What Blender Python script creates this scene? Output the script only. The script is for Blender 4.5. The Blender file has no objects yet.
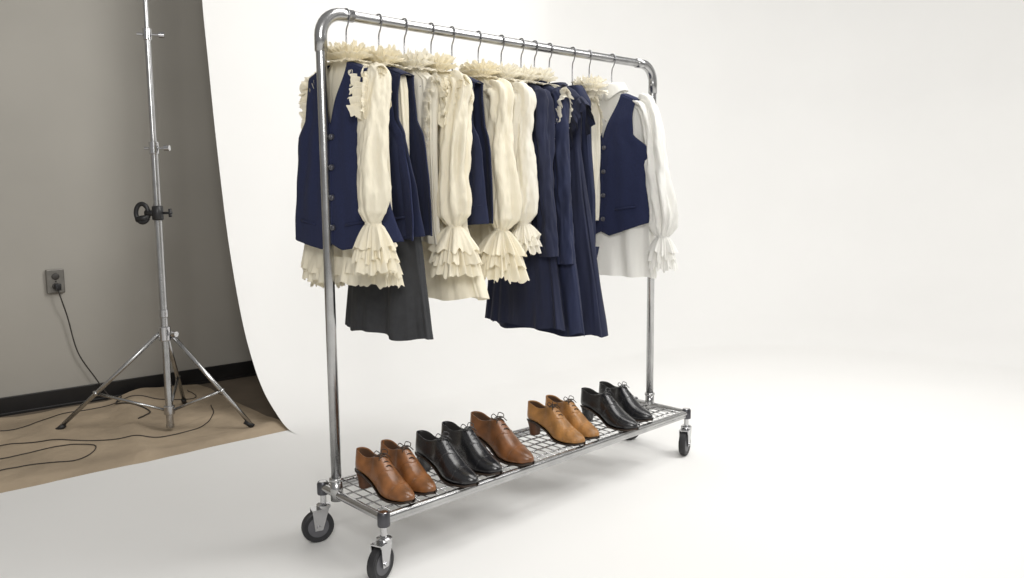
import bpy, random
from math import *
from mathutils import Vector, Matrix, noise

# ------------------------------------------------------------ materials
def new_mat(name):
    m=bpy.data.materials.new(name); m.use_nodes=True
    nt=m.node_tree; b=nt.nodes['Principled BSDF']
    return m,nt,b
def mat(name,col,rough=.6,metal=0,scale=20,var=.06,bump=.0,bscale=200,sheen=0,coat=0,transl=0,detail=4,stretch=None,bdist=.004):
    m,nt,b=new_mat(name); N=nt.nodes; L=nt.links
    tc=N.new('ShaderNodeTexCoord'); src=tc.outputs['Object']
    if stretch:
        mp=N.new('ShaderNodeMapping'); mp.inputs['Scale'].default_value=stretch
        L.new(src,mp.inputs['Vector']); src=mp.outputs['Vector']
    nz=N.new('ShaderNodeTexNoise'); nz.inputs['Scale'].default_value=scale; nz.inputs['Detail'].default_value=detail
    L.new(src,nz.inputs['Vector'])
    cr=N.new('ShaderNodeValToRGB')
    cr.color_ramp.elements[0].position=.3; cr.color_ramp.elements[1].position=.7
    cr.color_ramp.elements[0].color=(*[max(0,c*(1-var)) for c in col],1)
    cr.color_ramp.elements[1].color=(*[min(1,c*(1+var)) for c in col],1)
    L.new(nz.outputs['Fac'],cr.inputs['Fac']); L.new(cr.outputs['Color'],b.inputs['Base Color'])
    b.inputs['Roughness'].default_value=rough; b.inputs['Metallic'].default_value=metal
    if sheen: b.inputs['Sheen Weight'].default_value=sheen; b.inputs['Sheen Roughness'].default_value=.5
    if coat: b.inputs['Coat Weight'].default_value=coat; b.inputs['Coat Roughness'].default_value=.2
    if bump:
        n2=N.new('ShaderNodeTexNoise'); n2.inputs['Scale'].default_value=bscale; n2.inputs['Detail'].default_value=3
        L.new(src,n2.inputs['Vector'])
        bp=N.new('ShaderNodeBump'); bp.inputs['Strength'].default_value=bump; bp.inputs['Distance'].default_value=bdist
        L.new(n2.outputs['Fac'],bp.inputs['Height']); L.new(bp.outputs['Normal'],b.inputs['Normal'])
    if transl:
        t=N.new('ShaderNodeBsdfTranslucent'); L.new(cr.outputs['Color'],t.inputs['Color'])
        mx=N.new('ShaderNodeMixShader'); mx.inputs[0].default_value=transl
        out=N['Material Output']
        L.new(b.outputs[0],mx.inputs[1]); L.new(t.outputs[0],mx.inputs[2]); L.new(mx.outputs[0],out.inputs['Surface'])
    return m
crs=(1,1,.22)
M_cream=mat('cream_cotton',(.91,.85,.69),.85,scale=8,var=.03,bump=.7,bscale=55,transl=.24,stretch=crs,bdist=.008,sheen=.1)
M_cream2=mat('ivory_cotton',(.91,.87,.76),.85,scale=8,var=.03,bump=.7,bscale=55,transl=.24,stretch=crs,bdist=.008,sheen=.1)
M_white=mat('white_cotton',(.91,.90,.86),.85,scale=8,var=.02,bump=.5,bscale=45,transl=.28,stretch=crs,bdist=.006,sheen=.1)
M_navy=mat('navy_wool',(.0108,.0165,.057),.9,scale=300,var=.25,bump=.3,bscale=500)
M_navy2=mat('dark_navy_wool',(.0105,.014,.039),.9,scale=30,var=.2,bump=.4,bscale=60,sheen=.03,stretch=crs,bdist=.006)
M_navyb=mat('navy_twill',(.0105,.0155,.047),.88,scale=30,var=.2,bump=.4,bscale=70,sheen=.02,stretch=crs,bdist=.006)
M_grey=mat('charcoal_wool',(.034,.035,.038),.9,scale=40,var=.12,bump=.2,bscale=300)
M_chrome=mat('galvanised_steel',(.48,.48,.48),.26,1,scale=14,var=.14,bump=.03,bscale=60)
M_chrome2=mat('polished_chrome',(.55,.55,.56),.16,1,scale=10,var=.05)
M_hook=mat('hanger_wire',(.34,.34,.35),.25,1,scale=10,var=.05)
M_dkmetal=mat('dark_steel',(.10,.10,.11),.35,.9,scale=20,var=.1)
M_rub=mat('black_rubber',(.018,.018,.02),.55,scale=40,var=.2)
M_hub=mat('grey_plastic_hub',(.10,.10,.11),.45,scale=40,var=.1)
M_blackpl=mat('black_plastic',(.015,.015,.016),.4,scale=40,var=.1)
M_tan=mat('tan_leather',(.23,.09,.027),.33,scale=22,var=.4,bump=.2,bscale=300,coat=.3)
M_honey=mat('honey_leather',(.40,.19,.055),.36,scale=22,var=.35,bump=.6,bscale=160,coat=.25)
M_brown=mat('brown_leather',(.20,.078,.026),.33,scale=22,var=.4,bump=.2,bscale=300,coat=.3)
M_black=mat('black_leather',(.011,.011,.013),.25,scale=22,var=.3,bump=.2,bscale=300,coat=.6)
M_lining=mat('tan_lining',(.10,.05,.025),.8,scale=40,var=.1)
M_liningb=mat('dark_lining',(.02,.018,.017),.8,scale=40,var=.1)
M_sole=mat('dark_sole',(.03,.017,.010),.5,scale=40,var=.2)
M_heelt=mat('stacked_heel',(.10,.038,.014),.45,scale=6,var=.3,stretch=(1,1,60))
M_btn=mat('navy_button',(.06,.06,.075),.3,scale=40,var=.1,coat=.5)
M_btnw=mat('pearl_button',(.75,.72,.65),.3,scale=40,var=.05)
M_cyc=mat('white_cyclorama_paint',(.83,.824,.806),.75,scale=1.2,var=.012,bump=.03,bscale=40)
M_wall=mat('grey_wall_paint',(.40,.38,.34),.85,scale=1.5,var=.05,bump=.05,bscale=120)
M_floor=mat('concrete_floor',(.16,.125,.09),.8,scale=3,var=.2,bump=.1,bscale=30)
M_kraft=mat('kraft_drop_cloth',(.40,.315,.22),.85,scale=3,var=.2,bump=.8,bscale=12,bdist=.015)
M_base=mat('black_baseboard',(.014,.013,.013),.4,scale=10,var=.2)
M_outlet=mat('grey_steel_outlet',(.22,.21,.19),.4,.6,scale=30,var=.1)
M_outd=mat('outlet_receptacle',(.05,.045,.04),.5,scale=30,var=.1)
M_cord=mat('black_cord',(.04,.035,.03),.6,scale=30,var=.1)

# ------------------------------------------------------------ mesh helpers
class MB:
    def __init__(s): s.v=[]; s.f=[]; s.mi=[]
    def grid(s,fn,nu,nv,cu=False,mi=0):
        o=len(s.v); ku=nu if cu else nu+1
        for j in range(nv+1):
            for i in range(ku): s.v.append(tuple(fn(i/nu,j/nv)))
        for j in range(nv):
            for i in range(nu):
                a=o+j*ku+i; b=o+j*ku+(i+1)%ku
                s.f.append((a,b,b+ku,a+ku)); s.mi.append(mi)
        return o
    def tube(s,pts,r,n=10,mi=0,caps=True,ref=(0,0,1),rf=None):
        P=[Vector(q) for q in pts]; k=len(P); o=len(s.v)
        T=[]
        for i in range(k):
            t=(P[min(i+1,k-1)]-P[max(i-1,0)]); T.append(t.normalized())
        u=Vector(ref).cross(T[0])
        if u.length<1e-3: u=Vector((1,0,0)).cross(T[0])
        if u.length<1e-3: u=Vector((0,1,0)).cross(T[0])
        u.normalize()
        for i in range(k):
            u=(u-T[i]*u.dot(T[i])).normalized(); w=T[i].cross(u)
            for j in range(n):
                a=2*pi*j/n
                rr=r(i/(k-1)) if callable(r) else r
                if rf: rr=rf(i/(k-1),a)
                s.v.append(tuple(P[i]+(u*cos(a)+w*sin(a))*rr))
        for i in range(k-1):
            for j in range(n):
                a=o+i*n+j; b=o+i*n+(j+1)%n
                s.f.append((a,b,b+n,a+n)); s.mi.append(mi)
        if caps:
            s.f.append(tuple(o+j for j in range(n))[::-1]); s.mi.append(mi)
            s.f.append(tuple(o+(k-1)*n+j for j in range(n))); s.mi.append(mi)
    def box(s,c,h,mi=0,M=None):
        o=len(s.v)
        for x in(-1,1):
            for y in(-1,1):
                for z in(-1,1):
                    q=Vector((x*h[0],y*h[1],z*h[2]))
                    if M: q=M@q
                    s.v.append(tuple(q+Vector(c)))
        for f in((0,1,3,2),(4,6,7,5),(0,4,5,1),(2,3,7,6),(0,2,6,4),(1,5,7,3)):
            s.f.append(tuple(o+i for i in f)); s.mi.append(mi)
    def lathe(s,prof,c,axis='z',n=24,mi=0):
        o=len(s.v)
        for r,h in prof:
            for j in range(n):
                a=2*pi*j/n; q=(r*cos(a),r*sin(a),h)
                if axis=='x': q=(q[2],q[0],q[1])
                if axis=='y': q=(q[0],q[2],q[1])
                s.v.append((q[0]+c[0],q[1]+c[1],q[2]+c[2]))
        for i in range(len(prof)-1):
            for j in range(n):
                a=o+i*n+j; b=o+i*n+(j+1)%n
                s.f.append((a,b,b+n,a+n)); s.mi.append(mi)
        s.f.append(tuple(o+j for j in range(n))[::-1]); s.mi.append(mi)
        s.f.append(tuple(o+(len(prof)-1)*n+j for j in range(n))); s.mi.append(mi)
    def obj(s,name,mats,parent=None,smooth=True,solid=0,bevel=0,sub=0,angle=None):
        me=bpy.data.meshes.new(name); me.from_pydata(s.v,[],s.f)
        if not isinstance(mats,(list,tuple)): mats=[mats]
        for m in mats: me.materials.append(m)
        for pl,i in zip(me.polygons,s.mi): pl.material_index=i; pl.use_smooth=smooth
        me.update()
        import bmesh
        bm=bmesh.new(); bm.from_mesh(me); bmesh.ops.recalc_face_normals(bm,faces=bm.faces); bm.to_mesh(me); bm.free()
        ob=bpy.data.objects.new(name,me); bpy.context.collection.objects.link(ob)
        if parent: ob.parent=parent
        if bevel:
            md=ob.modifiers.new('bev','BEVEL'); md.width=bevel; md.segments=2; md.limit_method='ANGLE'
        if solid:
            md=ob.modifiers.new('sol','SOLIDIFY'); md.thickness=solid; md.offset=0
        if sub:
            md=ob.modifiers.new('sub','SUBSURF'); md.levels=sub; md.render_levels=sub
        if angle and smooth:
            try: me.set_sharp_from_angle(angle=radians(angle))
            except Exception: pass
        return ob
def empty(name,loc=(0,0,0),rz=0):
    e=bpy.data.objects.new(name,None); e.location=loc; e.rotation_euler=(0,0,rz); e.empty_display_size=.05
    bpy.context.collection.objects.link(e); return e
def interp(tab,x):
    if x<=tab[0][0]: return tab[0][1:]
    for a,b in zip(tab,tab[1:]):
        if x<=b[0]:
            t=(x-a[0])/(b[0]-a[0]+1e-9); t=t*t*(3-2*t)*.5+t*.5
            return tuple(p+(q-p)*t for p,q in zip(a[1:],b[1:]))
    return tab[-1][1:]
def catmull(pts,n):
    P=[Vector(q) for q in pts]; P=[2*P[0]-P[1]]+P+[2*P[-1]-P[-2]]; out=[]
    m=len(P)-3
    for k in range(n+1):
        s=k/n*m; i=min(int(s),m-1); t=s-i; a,b,c,d=P[i:i+4]
        out.append(.5*((2*b)+(c-a)*t+(2*a-5*b+4*c-d)*t*t+(3*b-a-3*c+d)*t**3))
    return out
def arc(c,r,a0,a1,plane,n=8):
    out=[]
    for i in range(n+1):
        a=a0+(a1-a0)*i/n; q=[c[0],c[1],c[2]]; q[plane[0]]+=r*cos(a); q[plane[1]]+=r*sin(a); out.append(tuple(q))
    return out
def nz(*a): return noise.noise(Vector(a))

# ------------------------------------------------------------ room
WY=2.745
b=MB(); b.box((1.4,-.9,-.05),(6.4,3.75,.05)); b.obj('floor',M_floor,smooth=False)
b=MB(); b.box((1.4,WY+.06,1.75),(6.4,.06,1.85)); b.obj('wall_back',M_wall,smooth=False)
b=MB(); b.box((1.4,WY-.009,.05),(6.3,.009,.05)); b.box((1.4,WY-.013,.008),(6.3,.013,.008)); b.obj('baseboard_back',M_base,smooth=False,bevel=.003)
random.seed(4)
cr=[(random.uniform(0,pi),random.uniform(3,9),random.uniform(0,6)) for _ in range(12)]
def cloth_z(x,y):
    z=.004
    for th,k,ph in cr:
        z+=.009*max(0,sin(k*(x*cos(th)+y*sin(th))+ph+.8*sin(3*x+ph)))**8
    z+=.008*abs(nz(x*3,y*3,.5))+.004*abs(nz(x*9,y*9,.5))
    if y<1.45: z*=max(0,(y-1.36)/.09)
    return max(z,.0015)
def cloth(a,c):
    x=-3.4+3.95*a; y=1.2+1.42*c+.03*sin(x*2.1)+.015*sin(x*7)
    return (x,y,cloth_z(x,y))
b=MB(); b.grid(cloth,340,130); b.obj('drop_cloth',M_kraft)
key=[(-.30,.0042),(-.15,.0043),(-.06,.007),(.01,.020),(.10,.062),(.24,.155),(.36,.30),(.48,.54),(.60,.95),(.69,1.47),(.745,1.9),(.785,2.25),(.80,2.8),(.80,3.5)]
NP=91
pk=catmull([(q[0],0,q[1]) for q in key],NP)
path=[]
for i in range(13): path.append((.517+(3.1-.517)*i/12,1.39,0,1))
for i in range(1,25):
    a=radians(90*i/24); path.append((3.1+1.5*sin(a),-.11+1.5*cos(a),sin(a),cos(a)))
for i in range(1,9): path.append((4.6,-.11-4.3*i/8,1,0))
b=MB()
def cyc(a,c):
    i=a*(len(path)-1); k=min(int(i),len(path)-2); t=i-k
    q=[path[k][m]*(1-t)+path[k+1][m]*t for m in range(4)]
    s=pk[round(c*NP)]; sx=s.x*(1+1.0*q[2]) if s.x>0 else s.x*(1+2.5*q[2])
    return (q[0]+q[2]*sx,q[1]+q[3]*sx,s.z)
b.grid(cyc,len(path)-1,NP)
b.obj('white_backdrop',M_cyc)
b=MB()
vs=[(-4.6,-4.41,.004),(4.6,-4.41,.004),(4.6,-.11,.004)]+[(3.1+1.5*sin(radians(90-t*7.5)),-.11+1.5*cos(radians(90-t*7.5)),.004) for t in range(1,13)]+[(-4.6,1.375,.004)]
n=len(vs); b.v=vs+[(x,y,.0) for x,y,z in vs]; b.f=[tuple(range(n))]+[(i,(i+1)%n,(i+1)%n+n,i+n) for i in range(n)]; b.mi=[0]*(n+1)
b.obj('white_floor_paint',M_cyc,smooth=False)

# ------------------------------------------------------------ clothes rack
RL=1.636; H=1.72; HS=.19
rack=empty('clothes_rack')
r=.0165
b=MB()
pts=[(0,0,HS-.01),(0,0,1.0),(0,0,H-.075)]+arc((.075,0,H-.075),.075,pi,pi/2,(0,2),8)[1:]+[(.5,0,H),(1.0,0,H)]+arc((RL-.075,0,H-.075),.075,pi/2,0,(0,2),8)+[(RL,0,1.0),(RL,0,HS-.01)]
b.tube(pts,r,18); b.obj('upright_frame',M_chrome,rack)
b=MB()
b.tube([(0,0,H-.12),(0,0,H-.075)]+arc((.075,0,H-.075),.075,pi,pi/2,(0,2),8)[1:]+[(.115,0,H)],.0195,18)
b.tube([(RL-.115,0,H)]+arc((RL-.075,0,H-.075),.075,pi/2,0,(0,2),8)+[(RL,0,H-.12)],.0195,18)
for x in(0,RL):
    b.tube([(x,0,HS-.02),(x,0,HS+.05)],.0205,18)
    b.lathe([(.0205,0),(.023,.002),(.023,.010),(.0205,.012)],(x,0,HS+.045))
b.obj('elbow_fittings',M_chrome,rack)
YF0,YF1,YB=-.275,-.205,.092
b=MB(); rt=.0135
b.tube([(-.005,YF0,HS),(RL+.005,YF1,HS)],rt,14); b.tube([(-.005,YB,HS),(RL+.005,YB,HS)],rt,14)
b.tube([(0,YF0,HS),(0,YB,HS)],rt,14); b.tube([(RL,YF1,HS),(RL,YB,HS)],rt,14)
def rail(y0,y1):
    o=len(b.v)
    for x,y in((0,y0),(RL,y1)):
        for dy,z in((-.010,HS-.018),(.010,HS-.018),(.010,HS+.010),(-.010,HS+.010)): b.v.append((x,y+dy,z))
    for f in((0,1,5,4),(1,2,6,5),(2,3,7,6),(3,0,4,7)): b.f.append(tuple(o+i for i in f)); b.mi.append(0)
rail(YF0,YF1); rail(YB,YB)
b.obj('shelf_frame',M_chrome,rack,angle=40)
b=MB()
nx=44
for i in range(1,nx):
    x=RL*i/nx; yf=YF0+(YF1-YF0)*i/nx
    b.tube([(x,yf,HS+.008),(x,YB,HS+.008)],.0022,6)
for k in range(1,6):
    t=k/6; b.tube([(0,YF0+(YB-YF0)*t,HS+.003),(RL,YF1+(YB-YF1)*t,HS+.003)],.0032,6)
b.obj('wire_shelf',M_chrome,rack)
def caster(i,x,y,az):
    b=MB(); R_=.054; off=.022
    dx,dy=cos(az),sin(az)
    cx,cy=x+dx*off,y+dy*off
    Mz=Matrix.Rotation(az,3,'Z')
    def addl(prof,mi):
        o=len(b.v); n=36
        for rr,h in prof:
            for j in range(n):
                a=2*pi*j/n; q=Mz@Vector((rr*cos(a),h,rr*sin(a)))
                b.v.append((q.x+cx,q.y+cy,q.z+R_+.004))
        m=len(prof)
        for k in range(m-1):
            for j in range(n):
                a=o+k*n+j; c=o+k*n+(j+1)%n
                b.f.append((a,c,c+n,a+n)); b.mi.append(mi)
        b.f.append(tuple(o+j for j in range(n))); b.mi.append(mi)
        b.f.append(tuple(o+(m-1)*n+j for j in range(n))[::-1]); b.mi.append(mi)
    addl([(.036,-.012),(.048,-.0145),(.053,-.011),(.054,0),(.053,.011),(.048,.0145),(.036,.012)],0)
    addl([(.012,-.0155),(.027,-.0125),(.035,-.0125),(.0352,.0125),(.027,.0125),(.012,.0155)],1)
    addl([(.007,-.026),(.007,.026)],2)
    zc=R_+.004
    for sgn in(-1,1):
        prof_=[(-.013,-.010),(.013,-.010),(.020,.058),(-.034,.058)]
        o=len(b.v)
        for hh in(.018,.021):
            for px,pz in prof_:
                q=Mz@Vector((px,sgn*hh,pz)); b.v.append((q.x+cx,q.y+cy,q.z+zc))
        for f in((0,1,2,3),(4,7,6,5),(0,4,5,1),(1,5,6,2),(2,6,7,3),(3,7,4,0)): b.f.append(tuple(o+t for t in f)); b.mi.append(2)
    q=Mz@Vector((-.007,0,0)); b.box((cx+q.x,cy+q.y,zc+.060),(.027,.021,.002),2,Mz)
    b.lathe([(.022,.118),(.024,.122),(.024,.130),(.018,.134),(.010,.136),(.010,.165),(.017,.166),(.0175,HS+.016),(.012,HS+.020)],(x,y,0),mi=2)
    b.lathe([(.0185,HS-.024),(.0195,HS-.02),(.0195,HS+.012),(.016,HS+.019)],(x,y,0),mi=3)
    b.obj('caster_%d'%i,[M_rub,M_hub,M_chrome2,M_dkmetal],rack,angle=35)
caster(1,0,YF0,radians(200)); caster(2,0,YB,radians(165)); caster(3,RL,YF1,radians(200)); caster(4,RL,YB,radians(150))

# ------------------------------------------------------------ hangers
def hanger(u,rot,w=.12):
    e=empty('clothes_hanger',(u,0,0),rot)
    b=MB()
    hk=arc((0,0,H+.0),.0200,radians(-35),radians(195),(1,2),16)
    P=[Vector(q) for q in hk]+catmull([hk[-1],(0,-.010,H-.028),(0,0,H-.052),(0,0,1.588)],12)[1:]
    b.tube(P,.0024,8,ref=(1,0,0)); b.obj('hook',M_hook,e)
    b=MB()
    P=catmull([(0,-w,1.512),(0,-w*.6,1.540),(0,-.03,1.572),(0,0,1.586),(0,.03,1.572),(0,w*.6,1.540),(0,w,1.512)],30)
    b.tube(P,.003,8,ref=(1,0,0)); b.tube([(0,-w,1.512),(0,w,1.512)],.0025,8,ref=(1,0,0)); b.obj('shoulder_bar',M_hook,e)

# ------------------------------------------------------------ garments
def wav(rnd,k,n=3):
    W=[(rnd.choice([k,k+1,max(1,k-1),int(k*1.7),int(k*.6)+1]),rnd.uniform(0,6.28),rnd.uniform(-1.5,1.5),rnd.uniform(.5,1)) for _ in range(n)]
    s=sum(w[3] for w in W)
    return lambda a,z: sum(w[3]*sin(w[0]*a+w[1]+w[2]*z*2) for w in W)/s*1.3
def torso(b,tab,rnd,k=14,nv=70,n=180,expo=2.4,mi=0,xoff=0,fine=.8):
    F=wav(rnd,k,4); F2=wav(rnd,4,3); G=wav(rnd,4,2); sd=rnd.uniform(0,90)
    def fn(a,t):
        z,hy,hx,am,yc=interp(tab,t); an=2*pi*a
        c,s=cos(an),sin(an)
        wz=.55*nz(c*1.2+sd,s*1.2,z*1.6)
        env=.55+1.0*abs(nz(c*1.6,s*1.6+sd,z*1.3+4))*1.6
        y=hy*copysign(abs(c)**(2/expo),c); x=hx*copysign(abs(s)**(2/expo),s)
        f=F(an+wz,z); f=copysign(abs(f)**.8,f)
        d=am*(f*env+.6*F2(an,z*1.4)) + am*fine*nz(c*5+sd,s*5,z*4)*min(1,t*3)
        nx_,ny_=s/hx,c/hy; l=hypot(nx_,ny_); nx_/=l; ny_/=l
        return (xoff+x+nx_*d,yc+y+ny_*d*.8,z+ (am*.5*G(an,0)*max(0,(t-.8)/.2)))
    b.grid(fn,n,nv,cu=True,mi=mi)
def ruf(rnd,k):
    A=wav(rnd,k,3); B=wav(rnd,int(k*2.3),3)
    return lambda a,z: .75*A(a,z)+.45*B(a,z*.5)
def ring_ruffle(b,c,hy,hx,w,flare,k,rnd,z0,mi=0,amp=.012):
    F=ruf(rnd,k); F2=ruf(rnd,k)
    def fn(a,t):
        an=2*pi*a; c_,s_=cos(an),sin(an)
        rr=flare*t**1.5+amp*t**.7*F(an,t)
        return (c[0]+(hx+rr)*s_,c[1]+(hy+rr)*c_,z0+w*(t-.3*t*t)*(1+.25*F2(an+.7,0)))
    b.grid(fn,240,9,cu=True,mi=mi)
def strip_ruffle(b,P,wd,bd,width,k,rnd,mi=0,amp=.012,seg=180):
    C=catmull(P,seg); ph=rnd.uniform(0,6); ph2=rnd.uniform(0,6); ph3=rnd.uniform(0,6)
    wd=Vector(wd).normalized(); bd=Vector(bd).normalized()
    def fn(a,t):
        q=C[round(a*seg)]; w=2*pi*k*a
        s=amp*t**.7*(sin(w+ph+.9*sin(w*.31))+.45*sin(w*1.9+ph2)+.2*sin(w*3.3+ph3))
        e=min(1,a*8,(1-a)*8)**.5
        return q+wd*(width*t*e*(1+.2*sin(w*.77+ph2)+.08*sin(w*2.2)))+bd*s*e + Vector((0,0,-.25*t*t*width))
    b.grid(fn,seg,9,mi=mi)
def sleeve(b,side,rnd,zw=.95,yw=.27,xw=0,puff=.045,wr=.022,mi=0,cuff=(.10,.065),ysh=.15,x0=0,tiers=3,zs=1.54,ruffle=0):
    m=rnd.uniform(-.006,.006); H_=zs-zw
    P=catmull([(x0,side*(ysh-.040),zs-.008),(x0+xw*.12,side*(ysh+.003),zs-.035),(x0+xw*.40,side*(ysh+(yw-ysh)*.35),zs-H_*.22),(x0+xw*.68,side*(ysh+(yw-ysh)*.62+m),zs-H_*.42),(x0+xw*.86,side*(ysh+(yw-ysh)*.82),zs-H_*.62),(x0+xw*.97,side*(yw-m),zs-H_*.82),(x0+xw,side*yw,zw)],110)
    F=wav(rnd,5,3); F2=wav(rnd,3,2); F4=wav(rnd,11,3); sd=rnd.uniform(0,50); ca=rnd.uniform(-.4,.4)
    def rf(t,a):
        r0=interp([(0,.030),(.12,puff*.90),(.3,puff*.93),(.6,puff*1.02),(.84,puff*1.18),(.92,puff*1.10),(.975,wr*1.5),(1,wr)],t)[0]
        e=1-max(0,(t-.93)/.07)*.75
        gat=max(0,(t-.62)/.38); gt=max(0,(.25-t)/.25)
        w=.5*nz(t*2,sd,.2)
        fo=F(a+w,t*1.0); fo=copysign(abs(fo)**.75,fo)
        return r0*(.76+.26*abs(sin(a+ca)))+e*(.0095*fo+.003*F2(a,t*2)+.011*nz(cos(a)*1.8+sd,sin(a)*1.8,t*4)+.006*nz(cos(a)*4+sd,sin(a)*4,t*10)+.003*nz(cos(a)*8+sd,sin(a)*8,t*22))+.0055*gat*F4(a,t*.4)*e+.004*gt*F4(a,0)+.0015*gat
    b.tube(P,0,80,mi=mi,caps=False,rf=rf)
    c=P[-1]
    b.lathe([(wr+.002,0),(wr+.003,-.004),(wr+.003,-.012),(wr+.001,-.014)],(c.x,c.y,c.z+.006),n=32,mi=mi)
    for ti in range(tiers):
        k=rnd.choice([7,8,9]); F3=ruf(rnd,k); F5=ruf(rnd,k); L=cuff[0]*(1-.25*ti); FR=cuff[1]*(1.06 -.03*ti)
        def fn(a,t):
            an=2*pi*a; rr=wr+(FR-wr)*t**.75+.019*t**.8*F3(an,t*.3)*(FR/.065)+.0015*ti
            return (c.x+rr*.85*sin(an),c.y+rr*cos(an),c.z-t*L+.013*t*F5(an+.5,0))
        b.grid(fn,220,16,cu=True,mi=mi)
    if ruffle:
        q=[P[int(110*f)] for f in (.04,.12,.2,.28,.36,.42)]
        for j in range(2):
            o_=puff*.72
            L=[q[0]+Vector((.015,side*(-.004),.034))]+[p_+Vector((-o_*min(1,.5+.3*i),side*(-o_*.55+.02*j),.012 if i==0 else 0)) for i,p_ in enumerate(q)]
            strip_ruffle(b,L,(-.8,side*(-.6+.9*j),.1),(-.1,.3*side,1),.038-.004*j,9,rnd,amp=.010,mi=mi)
def blouse(name,u,rot,mt,seed,hem=.84,hw=.21,hx=.042,zw=.95,yw=.27,xw=-.03,shoulder_ruf=True,cuff=(.10,.065),front_ruf=False,sleeves=(1,-1),hemruf=False,yc=0,collar='ruffle',puff=.045,neck=1.59,amp=.009,zwl=None,ywl=None,xwl=None,sw=1,ysh=.15,wst=None,tiers=3,kf=13,slruf=0):
    rnd=random.Random(seed); e=empty(name,(u,0,0),rot)
    b=MB(); wst=wst or hw*.93
    tab=[(0,neck,.048,.032,.001,0),(.04,1.575,.058,.034,.002,0),(.09,1.558,.100*sw,.034,.003,0),(.14,1.535,.148*sw,.034,.004,0),(.2,1.49,.158*sw,.036,amp*.6,0),(.4,1.30,min(wst,.168*sw),.040,amp*.9,0),(.7,1.05,wst,hx,amp*1.1,yc*.5),(1,hem,hw,hx*1.1,amp*1.5,yc)]
    torso(b,tab,rnd,k=kf); b.obj('body',mt,e)
    for s_ in sleeves:
        b=MB(); L=s_>0
        sleeve(b,s_,rnd,zw=(zwl if L and zwl else zw),yw=(ywl if L and ywl is not None else yw),xw=(xwl if L and xwl is not None else xw),puff=puff,cuff=cuff,ysh=ysh,tiers=tiers,ruffle=slruf); b.obj('sleeve_%s'%('l' if L else 'r'),mt,e)
    b=MB()
    if collar=='ruffle':
        ring_ruffle(b,(0,0),.042,.024,.068,.020,11,rnd,1.580,amp=.009)
        ring_ruffle(b,(0,0),.046,.028,.052,.034,11,rnd,1.580,amp=.010)
        ring_ruffle(b,(0,0),.048,.030,.026,.044,12,rnd,1.578,amp=.010)
        ring_ruffle(b,(0,0),.050,.032,-.022,.046,12,rnd,1.584,amp=.009)
        b.obj('neck_ruffle',mt,e)
    elif collar=='shirt':
        def fn(a,t):
            an=-pi/2+ .10+(2*pi-.20)*a
            c_,s_=cos(an),sin(an); f=max(0,-s_)
            if t<.4: r_=.002; z=1.576+.044*(t/.4)
            else:
                q=(t-.4)/.6; r_=.002+.022*q**.7; z=1.620-(.036+.040*f**3)*q
            return ((.032+r_)*s_,(.052+r_)*c_,z)
        b.grid(fn,80,14); b.obj('collar',mt,e,solid=.002)
        b=MB(); 
        for k in range(5):
            b.lathe([(.001,0),(.005,.0005),(.005,.002),(.001,.0025)],(-.042,.0,1.55-.085*k),axis='x',n=12)
        b.obj('shirt_buttons',M_btnw,e)
    if shoulder_ruf:
        b=MB()
        for s_ in(-1,1):
            for j in range(2):
                o_=.010*j
                P=[(-.036,s_*(.125)*sw,1.28),(-.040,s_*(.130+o_)*sw,1.40),(-.034,s_*(.142+o_)*sw,1.49),(-.008,s_*(.150+o_)*sw,1.545),(.024,s_*.145*sw,1.49),(.030,s_*.135*sw,1.40)]
                strip_ruffle(b,P,(-.25,s_*1,.15-.2*j),(-.5,s_*-.2,.8),.042-.006*j,9,rnd,amp=.009)
        b.obj('shoulder_ruffles',mt,e)
    if front_ruf:
        b=MB()
        for yy,wv in((.02,.035),(-.02,-.035),(.0,.025),(-.07,-.03)):
            strip_ruffle(b,[(-.040,yy*.6,1.56),(-.046,yy,1.45),(-.050,yy,1.25),(-.052,yy*.8,1.08)],(-.2,wv*25,0),(-.7,0,.7),abs(wv),11,rnd,amp=.008)
        b.obj('jabot',mt,e)
    if hemruf:
        b=MB()
        for L in (.085,.055):
            F=ruf(rnd,14); F5=ruf(rnd,12)
            def fn(a,t):
                an=2*pi*a; c_,s_=cos(an),sin(an)
                d=.003+.012*t+.011*t*F(an,0)
                return ((hx*1.05+d)*copysign(abs(s_)**.9,s_),yc+(hw+d)*copysign(abs(c_)**.9,c_),hem+.04-L*t+.008*t*F5(an+1,0))
            b.grid(fn,320,10,cu=True)
        b.obj('hem_ruffle',mt,e)
    return e
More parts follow.
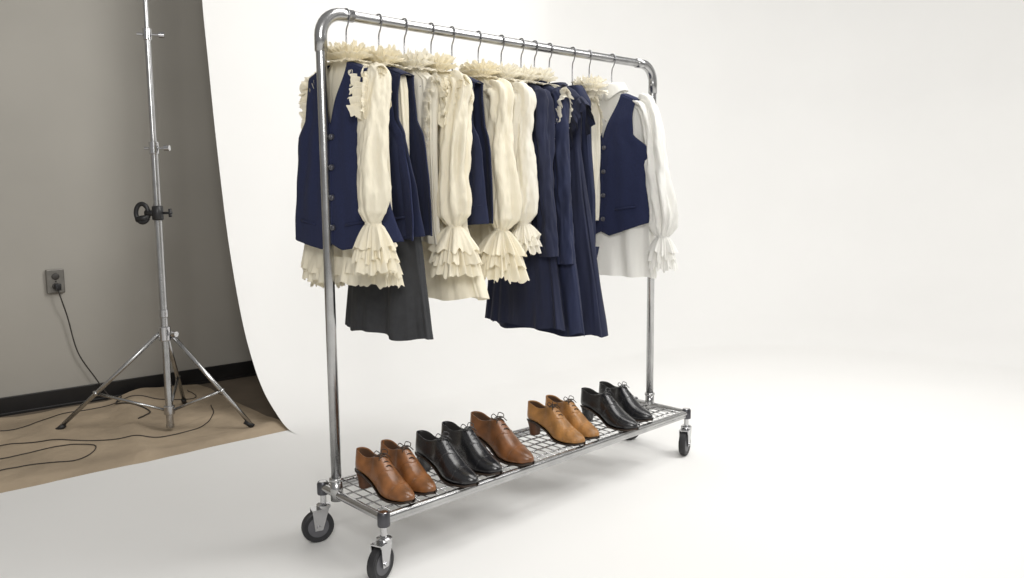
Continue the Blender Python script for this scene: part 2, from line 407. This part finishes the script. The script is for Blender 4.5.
def waistcoat(name,u,rot,mt,seed,hx=.072,hw=.215,zc=.985,zs=1.05,vdepth=1.32,buttons=4,sh=.140,zt=1.565,point=.07,hwb=None,yc=0,chest=None,vw=.055,rough=1):
    rnd=random.Random(seed); e=empty(name,(u,0,0),rot); hwb=hwb or hw
    F=wav(rnd,5,3); sd_=rnd.uniform(0,50); ch=chest or hw*.93
    def outer(z): return interp([(zs-.02,hwb),(1.18,(hwb+ch)/2),(1.30,ch),(1.345,ch*.94),(1.40,sh*.97),(1.48,sh*.93),(1.56,sh)],z)[0]
    def shapex(y,z):
        q=min(1,abs(y)/(max(hw,hwb)*1.0)); zz=interp([(zs,1.0),(1.3,.95),(1.45,.80),(1.56,.52),(1.6,.45)],z)[0]
        return hx*zz*(max(0,1-q**2.6))**.5
    b=MB()
    for sd in(-1,1):
        def fn(a,t):
            ztop=zt-.032*a; zh=zc+ (0 if a<point*3 else (zs-zc)*((a-point*3)/(1-point*3))) 
            if a<point*3: zh=zc+ (point*3-a)*.10
            z=ztop+(zh-ztop)*t
            inn=interp([(vdepth,-.008),(vdepth+.03,.004),(zt,vw)],z)[0]
            o_=max(outer(z),inn+.03)
            y=inn+(o_-inn)*a
            k=min(1,(zt-z)*4)*min(1,a*5)*rough
            x=-shapex(y,z)-.004+.004*F(a*3+sd,z*2)*k+.009*nz(y*7+sd_,z*5,sd)*k+.006*nz(y*16,z*10+sd_,sd)*k
            if sd>0: x-=.0015
            return (x,sd*y+yc*(zt-z),z)
        b.grid(fn,34,80)
        def fb(a,t):
            ztop=zt-.032*a; z=ztop+(zs-ztop)*t; y=outer(z)*a
            return (shapex(y,z)+.004+.003*F(a*3,z*2),sd*y+yc*(zt-z),z)
        b.grid(fb,26,60)
        def fs(a,t):
            y=vw+(sh-vw)*a; z=zt-.032*a
            x0=-shapex(y,z)-.004; return (x0+(-2*x0)*t,sd*y,z+.006*sin(pi*t))
        b.grid(fs,10,6)
    b.obj('panels',mt,e,solid=.004)
    if buttons:
        b=MB()
        for i in range(buttons):
            z=vdepth-.02-i*(vdepth-.03-zc-.06)/max(1,buttons-1); y=-.014+yc*(zt-z)
            b.lathe([(.001,-.008),(.008,-.007),(.0095,-.004),(.0095,.006)],(-shapex(0,z)-.008,y,z),axis='x',n=16)
        b.obj('buttons',M_btn,e)
    b=MB()
    for sd in(-1,1):
        z=zs+.055; y=sd*.12
        P=[(-shapex(y+sd*k*.045,z)-.009,y+sd*k*.045+yc*(zt-z),z+.006*k) for k in(-1,-.5,0,.5,1)]
        b.tube(P,.0045,6)
    b.obj('welt_pockets',mt,e)
    return e
def dress(name,u,rot,mt,seed,hem=.635,hwh=.26,hx=.05,hxh=.07,waist=.13,k=5,amp=.009,lapel=False,yc=0,sh=.135,neck=.050,arm=0,armx=-.045):
    rnd=random.Random(seed); e=empty(name,(u,0,0),rot); b=MB()
    tab=[(0,1.590,neck,.028,.0,0),(.03,1.577,neck+.012,.030,.001,0),(.07,1.555,sh*.75,.034,.002,0),(.11,1.525,sh,.034,.003,0),(.17,1.47,sh*1.0,.038,.004,0),(.3,1.33,waist,hx*.9,amp*.6,0),(.45,1.15,waist*1.20,hx,amp*.8,yc*.3),(.75,.85,hwh*.85,(hx+hxh)/2,amp*1.1,yc*.7),(1,hem,hwh,hxh,amp*1.5,yc)]
    torso(b,tab,rnd,k=k,nv=110,n=220,fine=.7); b.obj('body',mt,e)
    if arm:
        for s_ in(-1,1):
            b=MB(); F=wav(rnd,4,3); sd=rnd.uniform(0,50)
            P=catmull([(0,s_*(sh-.035),1.530),(armx*.2,s_*(sh-.004),1.495),(armx*.6,s_*(sh+.012),1.36),(armx*.9,s_*(sh+.028),1.20),(armx,s_*(sh+.042),1.05),(armx,s_*(sh+.050),arm)],80)
            b.tube(P,0,56,caps=False,rf=lambda t,a:interp([(0,.028),(.15,.038),(.5,.034),(1,.034)],t)[0]*(.76+.26*abs(sin(a)))+.005*F(a,t)*(1-.5*t)+.012*nz(cos(a)*1.6+sd,sin(a)*1.6,t*5)+.006*nz(cos(a)*3+sd,sin(a)*3,t*16))
            b.obj('sleeve_%s'%('r' if s_<0 else 'l'),mt,e)
    if lapel:
        b=MB()
        for sd in(-1,1):
            strip_ruffle(b,[(.0,sd*.048,1.59),(-.036,sd*.052,1.56),(-.050,sd*.042,1.47),(-.054,sd*.02,1.36)],(-.4,sd*1,.1),(-1,0,.3),.050,3,rnd,amp=.006)
            for j in range(2):
                P=[(-.045,sd*.115,1.40-.05*j),(-.042,sd*.130,1.48),(-.0,sd*.138,1.530),(.035,sd*.13,1.48),(.04,sd*.12,1.40)]
                strip_ruffle(b,P,(-.3,sd*1,-.5),(-.8,0,.6),.055-.012*j,4,rnd,amp=.008)
        b.obj('collar_flounce',mt,e)
    return e
def skirt(name,u,rot,mt,seed,top=1.10,hem=.675,ht=.17,hb=.235,hx=.06,k=7,amp=.009,yc=0):
    rnd=random.Random(seed); e=empty(name,(u,0,0),rot); b=MB()
    tab=[(0,top,ht,hx*.8,.002,yc),(.1,top-.03,ht,hx*.8,.003,yc),(.5,(top+hem)/2,(ht+hb)/2,hx*.95,amp*.8,yc),(1,hem,hb,hx*1.1,amp*1.4,yc)]
    torso(b,tab,rnd,k=k,nv=50,n=190); b.obj('pleated_cloth',mt,e)
    b=MB(); tabw=[(0,top+.01,ht+.004,hx*.8+.003,0,yc),(1,top-.03,ht+.004,hx*.8+.003,0,yc)]
    torso(b,tabw,rnd,k=k,nv=3,n=90); b.obj('waistband',mt,e)
    return e

D=radians
U=[.09,.21,.31,.42,.51,.63,.74,.84,.91,.99,1.12,1.22,1.36]
rots=[8,5,3,4,0,2,2,0,2,2,0,-20,4]
hwid=[.12,.11,.08,.11,.11,.09,.10,.09,.11,.11,.07,.04,.13]
for u,ro,w_ in zip(U,rots,hwid): hanger(u,D(ro),w_)
blouse('ruffled_blouse',U[0],D(8),M_cream,1,hem=.925,hw=.220,zw=1.075,yw=.205,xw=-.088,hemruf=True,cuff=(.145,.058),puff=.047,ywl=.20,xwl=.05,zwl=1.0,yc=.02,slruf=1)
waistcoat('navy_waistcoat',U[0],D(8),M_navy,2,hx=.080,hw=.225,zc=.99,zs=1.02,vdepth=1.36,buttons=4,hwb=.26,chest=.185,rough=.8)
blouse('ruffled_blouse',U[1],D(5),M_cream,3,hem=1.05,hw=.15,hx=.028,sleeves=(),shoulder_ruf=False,sw=.8)
waistcoat('navy_waistcoat',U[1],D(5),M_navyb,4,hx=.048,hw=.205,zc=1.02,zs=1.03,vdepth=1.45,buttons=0,hwb=.225,chest=.18)
skirt('charcoal_skirt',U[1]-.005,D(5),M_grey,5,top=1.08,hem=.700,ht=.17,hb=.215,hx=.042,yc=-.005)
blouse('ruffled_blouse',U[2]+.025,D(3),M_cream2,6,hem=1.0,hw=.12,hx=.028,sleeves=(),shoulder_ruf=True,sw=.75)
blouse('ruffled_blouse',U[3]+.01,D(4),M_cream,7,hem=.81,hw=.225,hx=.045,zw=1.055,yw=.150,xw=-.055,cuff=(.16,.080),amp=.010,front_ruf=True,puff=.047,ysh=.130,xwl=.03,wst=.135,sw=.9,kf=8,slruf=1)
waistcoat('navy_waistcoat',U[4]+.01,D(0),M_navyb,8,hx=.036,hw=.185,zc=1.05,zs=1.06,vdepth=1.45,buttons=0,chest=.165,sh=.135)
blouse('ruffled_blouse',U[5],D(2),M_cream,9,hem=.90,hw=.17,hx=.033,zw=1.035,yw=.135,xw=-.025,cuff=(.17,.084),shoulder_ruf=False,puff=.050,ysh=.110,xwl=.01,wst=.12,sw=.75)
blouse('ruffled_blouse',U[6],D(2),M_cream2,10,hem=.98,hw=.14,hx=.033,zw=1.055,yw=.125,xw=-.02,cuff=(.105,.057),shoulder_ruf=False,puff=.048,sw=.8,ysh=.110,xwl=.01,wst=.12)
blouse('ruffled_blouse',U[7],D(0),M_cream2,21,hem=1.40,hw=.06,hx=.025,sleeves=(),shoulder_ruf=False,sw=.55)
dress('navy_coat_dress',U[7],D(0),M_navy2,11,hem=.66,hwh=.215,hx=.035,hxh=.045,sh=.12,waist=.115,neck=.035,arm=.93,armx=-.025)
dress('navy_coat_dress',U[8],D(2),M_navyb,12,hem=.635,hwh=.255,hx=.035,hxh=.05,arm=.90,armx=-.03)
blouse('ruffled_blouse',U[8]+.005,D(2),M_cream2,22,hem=1.40,hw=.09,hx=.025,sleeves=(),shoulder_ruf=True,sw=.92)
dress('navy_coat_dress',U[9]+.03,D(2),M_navy2,13,hem=.612,hwh=.25,hx=.035,hxh=.045,lapel=True)
dress('navy_coat_dress',U[10]+.01,D(0),M_navyb,14,hem=.95,hwh=.12,hx=.030,hxh=.040,sh=.08,waist=.09,neck=.035)
blouse('ruffled_blouse',U[11]-.005,D(-20),M_cream2,15,hem=1.25,hw=.045,hx=.028,sleeves=(),shoulder_ruf=True,sw=.33)
blouse('white_shirt',U[12],D(4),M_white,16,hem=.815,hw=.225,hx=.046,zw=.985,yw=.268,xw=-.015,cuff=(.13,.052),shoulder_ruf=False,collar='shirt',puff=.041,ysh=.175,kf=6,amp=.008)
waistcoat('navy_waistcoat',U[12],D(4),M_navy,17,hx=.066,hw=.230,zc=.985,zs=1.045,vdepth=1.37,buttons=4,sh=.150,vw=.074,chest=.218,rough=.6)

# ------------------------------------------------------------ shoes
def shoe(u,y,rot,mt,lin,heelm,seed,sc_=1.0,L=.272):
    e=empty('dress_shoe',(u,y,HS+.0125),rot); e.scale=(1.06*sc_,1.05*sc_,1.12*sc_)
    zb=lambda l: interp([(0,.054),(.06,.050),(.10,.036),(.16,.008),(.20,.004),(.25,.006),(L,.012)],l)[0]
    wd=lambda l: interp([(0,.010),(.006,.020),(.02,.028),(.05,.031),(.09,.030),(.13,.034),(.175,.0425),(.21,.040),(.24,.031),(.26,.020),(L-.004,.011),(L,.005)],l)[0]
    top=lambda l: interp([(0,.118),(.03,.115),(.06,.104),(.085,.107),(.115,.119),(.125,.118),(.15,.096),(.18,.070),(.21,.052),(.25,.040),(L-.004,.030),(L,.022)],l)[0]
    op=lambda l: interp([(0,1),(.100,1),(.122,0),(L,0)],l)[0]
    Ls=[0,.003,.008,.015,.025,.04,.055,.07,.085,.10,.108,.115,.122,.13,.14,.155,.17,.185,.2,.215,.23,.243,.254,.262,L-.004,L]
    b=MB()
    def half(l):
        w=wd(l);z0=zb(l)+.004;t=top(l);o=op(l)
        h=t-z0
        tw=w*interp([(0,.80),(.05,.72),(.10,.62),(.13,.75),(.2,.8),(L,.8)],l)[0]
        pts=[(0,z0),(w*.6,z0),(w*.96,z0+.001),(w*1.02,z0+h*.14),(w*1.0,z0+h*.35)]
        opn=[(w*.5+tw*.5,z0+h*.62),(tw*1.0,z0+h*.88),(tw,t),(tw-.004,t-.001),(tw-.006,z0+h*.6),(max(tw-.008,.002),z0+.014),(0,z0+.012)]
        cls=[(w*.93,z0+h*.58),(w*.76,z0+h*.79),(w*.56,z0+h*.91),(w*.40,z0+h*.965),(w*.25,z0+h*.99),(w*.1,t),(0,t)]
        return pts+[(a[0]*o+c[0]*(1-o),a[1]*o+c[1]*(1-o)) for a,c in zip(opn,cls)]
    rings=[]
    for l in Ls:
        h_=half(l); full=h_+[(-q[0],q[1]) for q in h_[-2:0:-1]]
        o=len(b.v); rings.append(o)
        for q in full: b.v.append((q[0],-l,q[1]))
    n=len(full)
    for i in range(len(Ls)-1):
        for j in range(n):
            a=rings[i]+j; c=rings[i]+(j+1)%n
            inner=(8<=j<=13) and op(Ls[i])>.5
            b.f.append((a,c,c+n,a+n)); b.mi.append(1 if inner else 0)
    hN=11
    for o in (rings[0],rings[-1]):
        for j in range(0,hN):
            a=o+j; c=o+j+1; d=o+(n-j-1)%n; e_=o+(n-j)%n
            if j==0: b.f.append((a,c,d))
            elif j+1==hN: b.f.append((a,c,e_))
            else: b.f.append((a,c,d,e_))
            b.mi.append(0)
    b.obj('upper',[mt,lin],e,sub=1)
    b=MB()
    def so(a,t):
        l=-.003+(L+.007)*a; lc=min(max(l,0),L); w=wd(lc)+.003
        if l<0: w=.011
        if l>L: w=.004
        z=zb(lc)
        cs=[(-w*.97,z+.0045),(-w,z+.003),(-w*.98,z-.002),(-w*.5,z-.003),(0,z-.003),(w*.5,z-.003),(w*.98,z-.002),(w,z+.003),(w*.97,z+.0045)]
        q=cs[round(t*8)]; return (q[0],-l,q[1])
    b.grid(so,50,8); b.obj('sole',M_sole,e)
    b=MB()
    def he(a,t):
        an=2*pi*a; z=.050*(1-t)
        sc=1-.30*sin(t*pi/2)
        x=.027*sc*cos(an); yy=.030*sc*sin(an)
        if yy<0: yy=max(yy,-.022*sc)
        return (x,-(.028)+ yy,z)
    b.grid(he,32,8,cu=True); b.lathe([(.0175,.0),(.0185,.0015),(.0185,.003)],(0,-.027,-.002),n=24,mi=0)
    b.obj('heel',heelm,e)
    b=MB()
    for i in range(4):
        l=.118+.013*i; t=top(l)+.001; w=.015-.001*i
        P=[(-w,-l+.003,t-.008),(-w*.5,-l+.001,t+.0),(0,-l,t+.0012),(w*.5,-l-.001,t+.0),(w,-l-.003,t-.008)]
        b.tube(catmull(P,8),.0017,6)
    t=top(.118)+.002
    for s_ in(-1,1):
        b.tube(catmull([(0,-.118,t),(s_*.012,-.112,t+.010),(s_*.026,-.118,t+.004),(s_*.016,-.126,t-.003),(0,-.119,t)],16),.0014,6)
        b.tube(catmull([(0,-.118,t),(s_*.010,-.128,t+.001),(s_*.022,-.138,t-.012)],8),.0014,6)
    b.obj('laces',M_black if mt is M_black else M_sole,e)
    b=MB()
    def seam(l0,curve):
        P=[]
        for k in range(-8,9):
            f=k/8; l=l0+curve*f*f; h_=half(min(l,L-.01)); j=11-abs(f)*7.5
            i0=int(j); fr=j-i0; q0=h_[i0]; q1=h_[min(i0+1,11)]
            P.append((copysign(q0[0]+(q1[0]-q0[0])*fr,f),-l,q0[1]+(q1[1]-q0[1])*fr+.0006))
        b.tube(P,.0013,6)
    seam(.215,-.012); seam(.168,-.035)
    b.obj('seams',mt,e)
S=[(.085,-.015,4,M_tan,0,.97),(.192,-.0,1,M_tan,0,.97),(.325,-.02,3,M_black,1,1.04),(.460,.01,2,M_black,1,1.04),(.605,.02,2,M_brown,0,1.10),
   (.905,.025,3,M_honey,0,1.0),(1.022,.04,-1,M_honey,0,1.0),(1.21,.015,1,M_black,1,1.03),(1.365,.05,0,M_black,1,1.0)]
for i,(u,y,ro,mt,bl,sc) in enumerate(S):
    shoe(u,y+.012,D(ro),mt,M_liningb if bl else M_lining,M_black if bl else M_heelt,i,sc)

# ------------------------------------------------------------ light stand
st=empty('light_stand')
cx,cy=.085,1.775
b=MB()
b.tube([(cx,cy,.03),(cx,cy,1.40)],.0175,16); b.tube([(cx,cy,1.40),(cx,cy,1.93)],.0145,16); b.tube([(cx,cy,1.93),(cx,cy,3.0)],.0115,16)
b.lathe([(.009,0),(.019,.004),(.019,.02)],(cx,cy,.022))
b.obj('column',M_chrome,st,angle=40)
b=MB()
feet=[(-.335,2.14),(.40,1.53),(.33,2.25)]
for fx,fy in feet:
    d=Vector((fx-cx,fy-cy,0)).normalized()
    top=Vector((cx,cy,.50))+d*.028; ft=Vector((fx,fy,.022))
    b.tube([top,ft],.0105,12)
    mid=top.lerp(ft,.62); b.tube([Vector((cx,cy,.115))+d*.022,mid],.007,10)
    b.tube([mid+Vector((0,0,-.012)),mid+Vector((0,0,.012))],.013,10)
b.obj('tripod_legs',M_chrome,st)
b=MB()
for fx,fy in feet:
    d=Vector((fx-cx,fy-cy,0)).normalized(); ft=Vector((fx,fy,.006))
    b.tube([ft+Vector((0,0,.040))-d*.035,ft+Vector((0,0,.010))+d*.006],.0135,12)
b.obj('foot_tips',M_blackpl,st)
b=MB()
for z,rr,h in((.50,.028,.035),(.115,.026,.022),(1.40,.023,.030),(1.93,.020,.028),(.60,.021,.02)):
    b.lathe([(rr-.003,-h),(rr,-h+.003),(rr,h-.003),(rr-.003,h)],(cx,cy,z))
for z,a in((1.40,0),(1.93,.3),(.50,-.4)):
    d=Vector((cos(a+D(-42)),sin(a+D(-42)),0))
    b.tube([Vector((cx,cy,z))+d*.015,Vector((cx,cy,z))+d*.055],.005,8)
    b.tube([Vector((cx,cy,z))+d*.050,Vector((cx,cy,z))+d*.075],.014,10)
    b.tube([Vector((cx,cy,z))-d*.015,Vector((cx,cy,z))-d*.045],.006,8)
b.obj('collars',M_chrome2,st,angle=40)
b=MB(); z=1.09
b.lathe([(.021,-.035),(.026,-.03),(.026,.03),(.021,.035)],(cx,cy,z),mi=0)
dv=Vector((-.742,.67,0))
c=Vector((cx,cy,z))
b.tube([c,c+dv*.06],.014,12)
P=[c+dv*.075+Vector((0,0,.045*cos(t)))+dv*.030*sin(t) for t in [2*pi*k/20 for k in range(21)]]
b.tube(P,.011,10,caps=False)
b.tube([c+dv*.045+Vector((0,0,-.02)),c+dv*.105+Vector((0,0,-.03))],.015,10)
b.tube([c-dv*.02,c-dv*.07],.006,8); b.tube([c-dv*.06+Vector((0,0,-.02)),c-dv*.06+Vector((0,0,.02))],.008,8)
b.obj('black_clamp',M_blackpl,st)

# ------------------------------------------------------------ outlet & cords
o=empty('power_outlet')
ox,oz=-.164,.71
b=MB(); b.box((ox,WY-.012,oz),(.044,.012,.066)); b.obj('cover_plate',M_outlet,o,smooth=False,bevel=.004)
b=MB()
for dz in(-.027,.027):
    b.lathe([(.017,0),(.019,-.002),(.019,-.004),(.016,-.006)],(ox,WY-.023,oz+dz),axis='y',n=24)
b.lathe([(.004,0),(.004,-.004)],(ox,WY-.023,oz),axis='y',n=10); b.obj('receptacles',M_outd,o)
b=MB(); b.box((ox+.004,WY-.042,oz-.03),(.015,.014,.018)); b.obj('plug',M_blackpl,o,bevel=.004)
def cord(name,pts,rad=.004,n=90):
    b=MB(); C=catmull(pts,n)
    for q in C:
        if q.z<.05: q.z=max(q.z, (cloth_z(q.x,q.y) if q.y<2.6 else 0)+rad+.001)
    for _ in range(2):
        Z=[q.z for q in C]
        for i in range(1,len(C)-1):
            if Z[i]<.05: C[i].z=max(Z[i],(Z[i-1]+Z[i+1])/2)
    b.tube(C,rad,8); return b.obj(name,M_cord)
zc=.004
cord('power_cord',[(ox+.004,WY-.045,oz-.05),(ox+.02,WY-.05,oz-.12),(-.12,WY-.035,.5),(-.08,WY-.03,.3),(.0,WY-.035,.14),(.06,WY-.05,.03),(.10,2.60,zc),(.02,2.40,zc),(.12,2.2,zc),(.05,2.05,zc),(.0,1.98,zc)],.0035,160)
cord('floor_cable',[(-1.5,1.75,zc),(-1.0,1.95,zc),(-.6,2.05,zc),(-.3,1.85,zc),(-.05,1.70,zc),(.2,1.72,zc),(.35,1.90,zc),(.42,2.1,zc)],.0024,200)
cord('floor_cable',[(-1.6,2.35,zc),(-1.0,2.45,zc),(-.5,2.30,zc),(-.2,2.48,zc),(.15,2.42,zc),(.40,2.30,zc),(.44,2.5,zc)],.0024,200)
cord('floor_cable',[(-.9,1.50,zc),(-.6,1.62,zc),(-.40,1.56,zc),(-.28,1.72,zc),(-.5,1.85,zc),(-.8,1.80,zc),(-1.3,1.62,zc)],.0024,200)

# ------------------------------------------------------------ lights
def area(name,loc,target,size,energy,col=(1,1,1),sy=None):
    l=bpy.data.lights.new(name,'AREA'); l.energy=energy; l.color=col
    l.shape='RECTANGLE'; l.size=size; l.size_y=sy or size
    ob=bpy.data.objects.new(name,l); ob.location=loc
    ob.rotation_euler=(Vector(target)-Vector(loc)).to_track_quat('-Z','Y').to_euler()
    bpy.context.collection.objects.link(ob); return ob
area('softbox_overhead',(1.6,-.8,3.9),(1.8,.1,0),2.2,82,(1,.985,.96))
area('softbox_key',(-1.8,-3.0,2.6),(1.0,0,1.1),1.2,74,(1,.985,.96))
area('softbox_backdrop',(2.9,-2.0,3.4),(3.0,1.8,1.3),1.6,72,(1,.99,.975))
w=bpy.data.worlds.new('world'); bpy.context.scene.world=w; w.use_nodes=True
w.node_tree.nodes['Background'].inputs[0].default_value=(1,.985,.965,1); w.node_tree.nodes['Background'].inputs[1].default_value=.31

# ------------------------------------------------------------ camera
cam=bpy.data.cameras.new('camera'); co=bpy.data.objects.new('camera',cam); bpy.context.collection.objects.link(co)
yaw,pitch,roll=.8332,.1134,-.0097
f=Vector((cos(yaw)*cos(pitch),sin(yaw)*cos(pitch),-sin(pitch)))
rr=f.cross(Vector((0,0,1))).normalized(); uu=rr.cross(f)
r2=rr*cos(roll)+uu*sin(roll); u2=-rr*sin(roll)+uu*cos(roll)
Mx=Matrix((( r2.x,u2.x,-f.x,-1.2806),(r2.y,u2.y,-f.y,-2.2706),(r2.z,u2.z,-f.z,1.1491),(0,0,0,1)))
co.matrix_world=Mx
cam.sensor_width=36; cam.lens=805.04/1024*36; cam.clip_start=.05
bpy.context.scene.camera=co
bpy.context.scene.view_settings.view_transform='Standard'
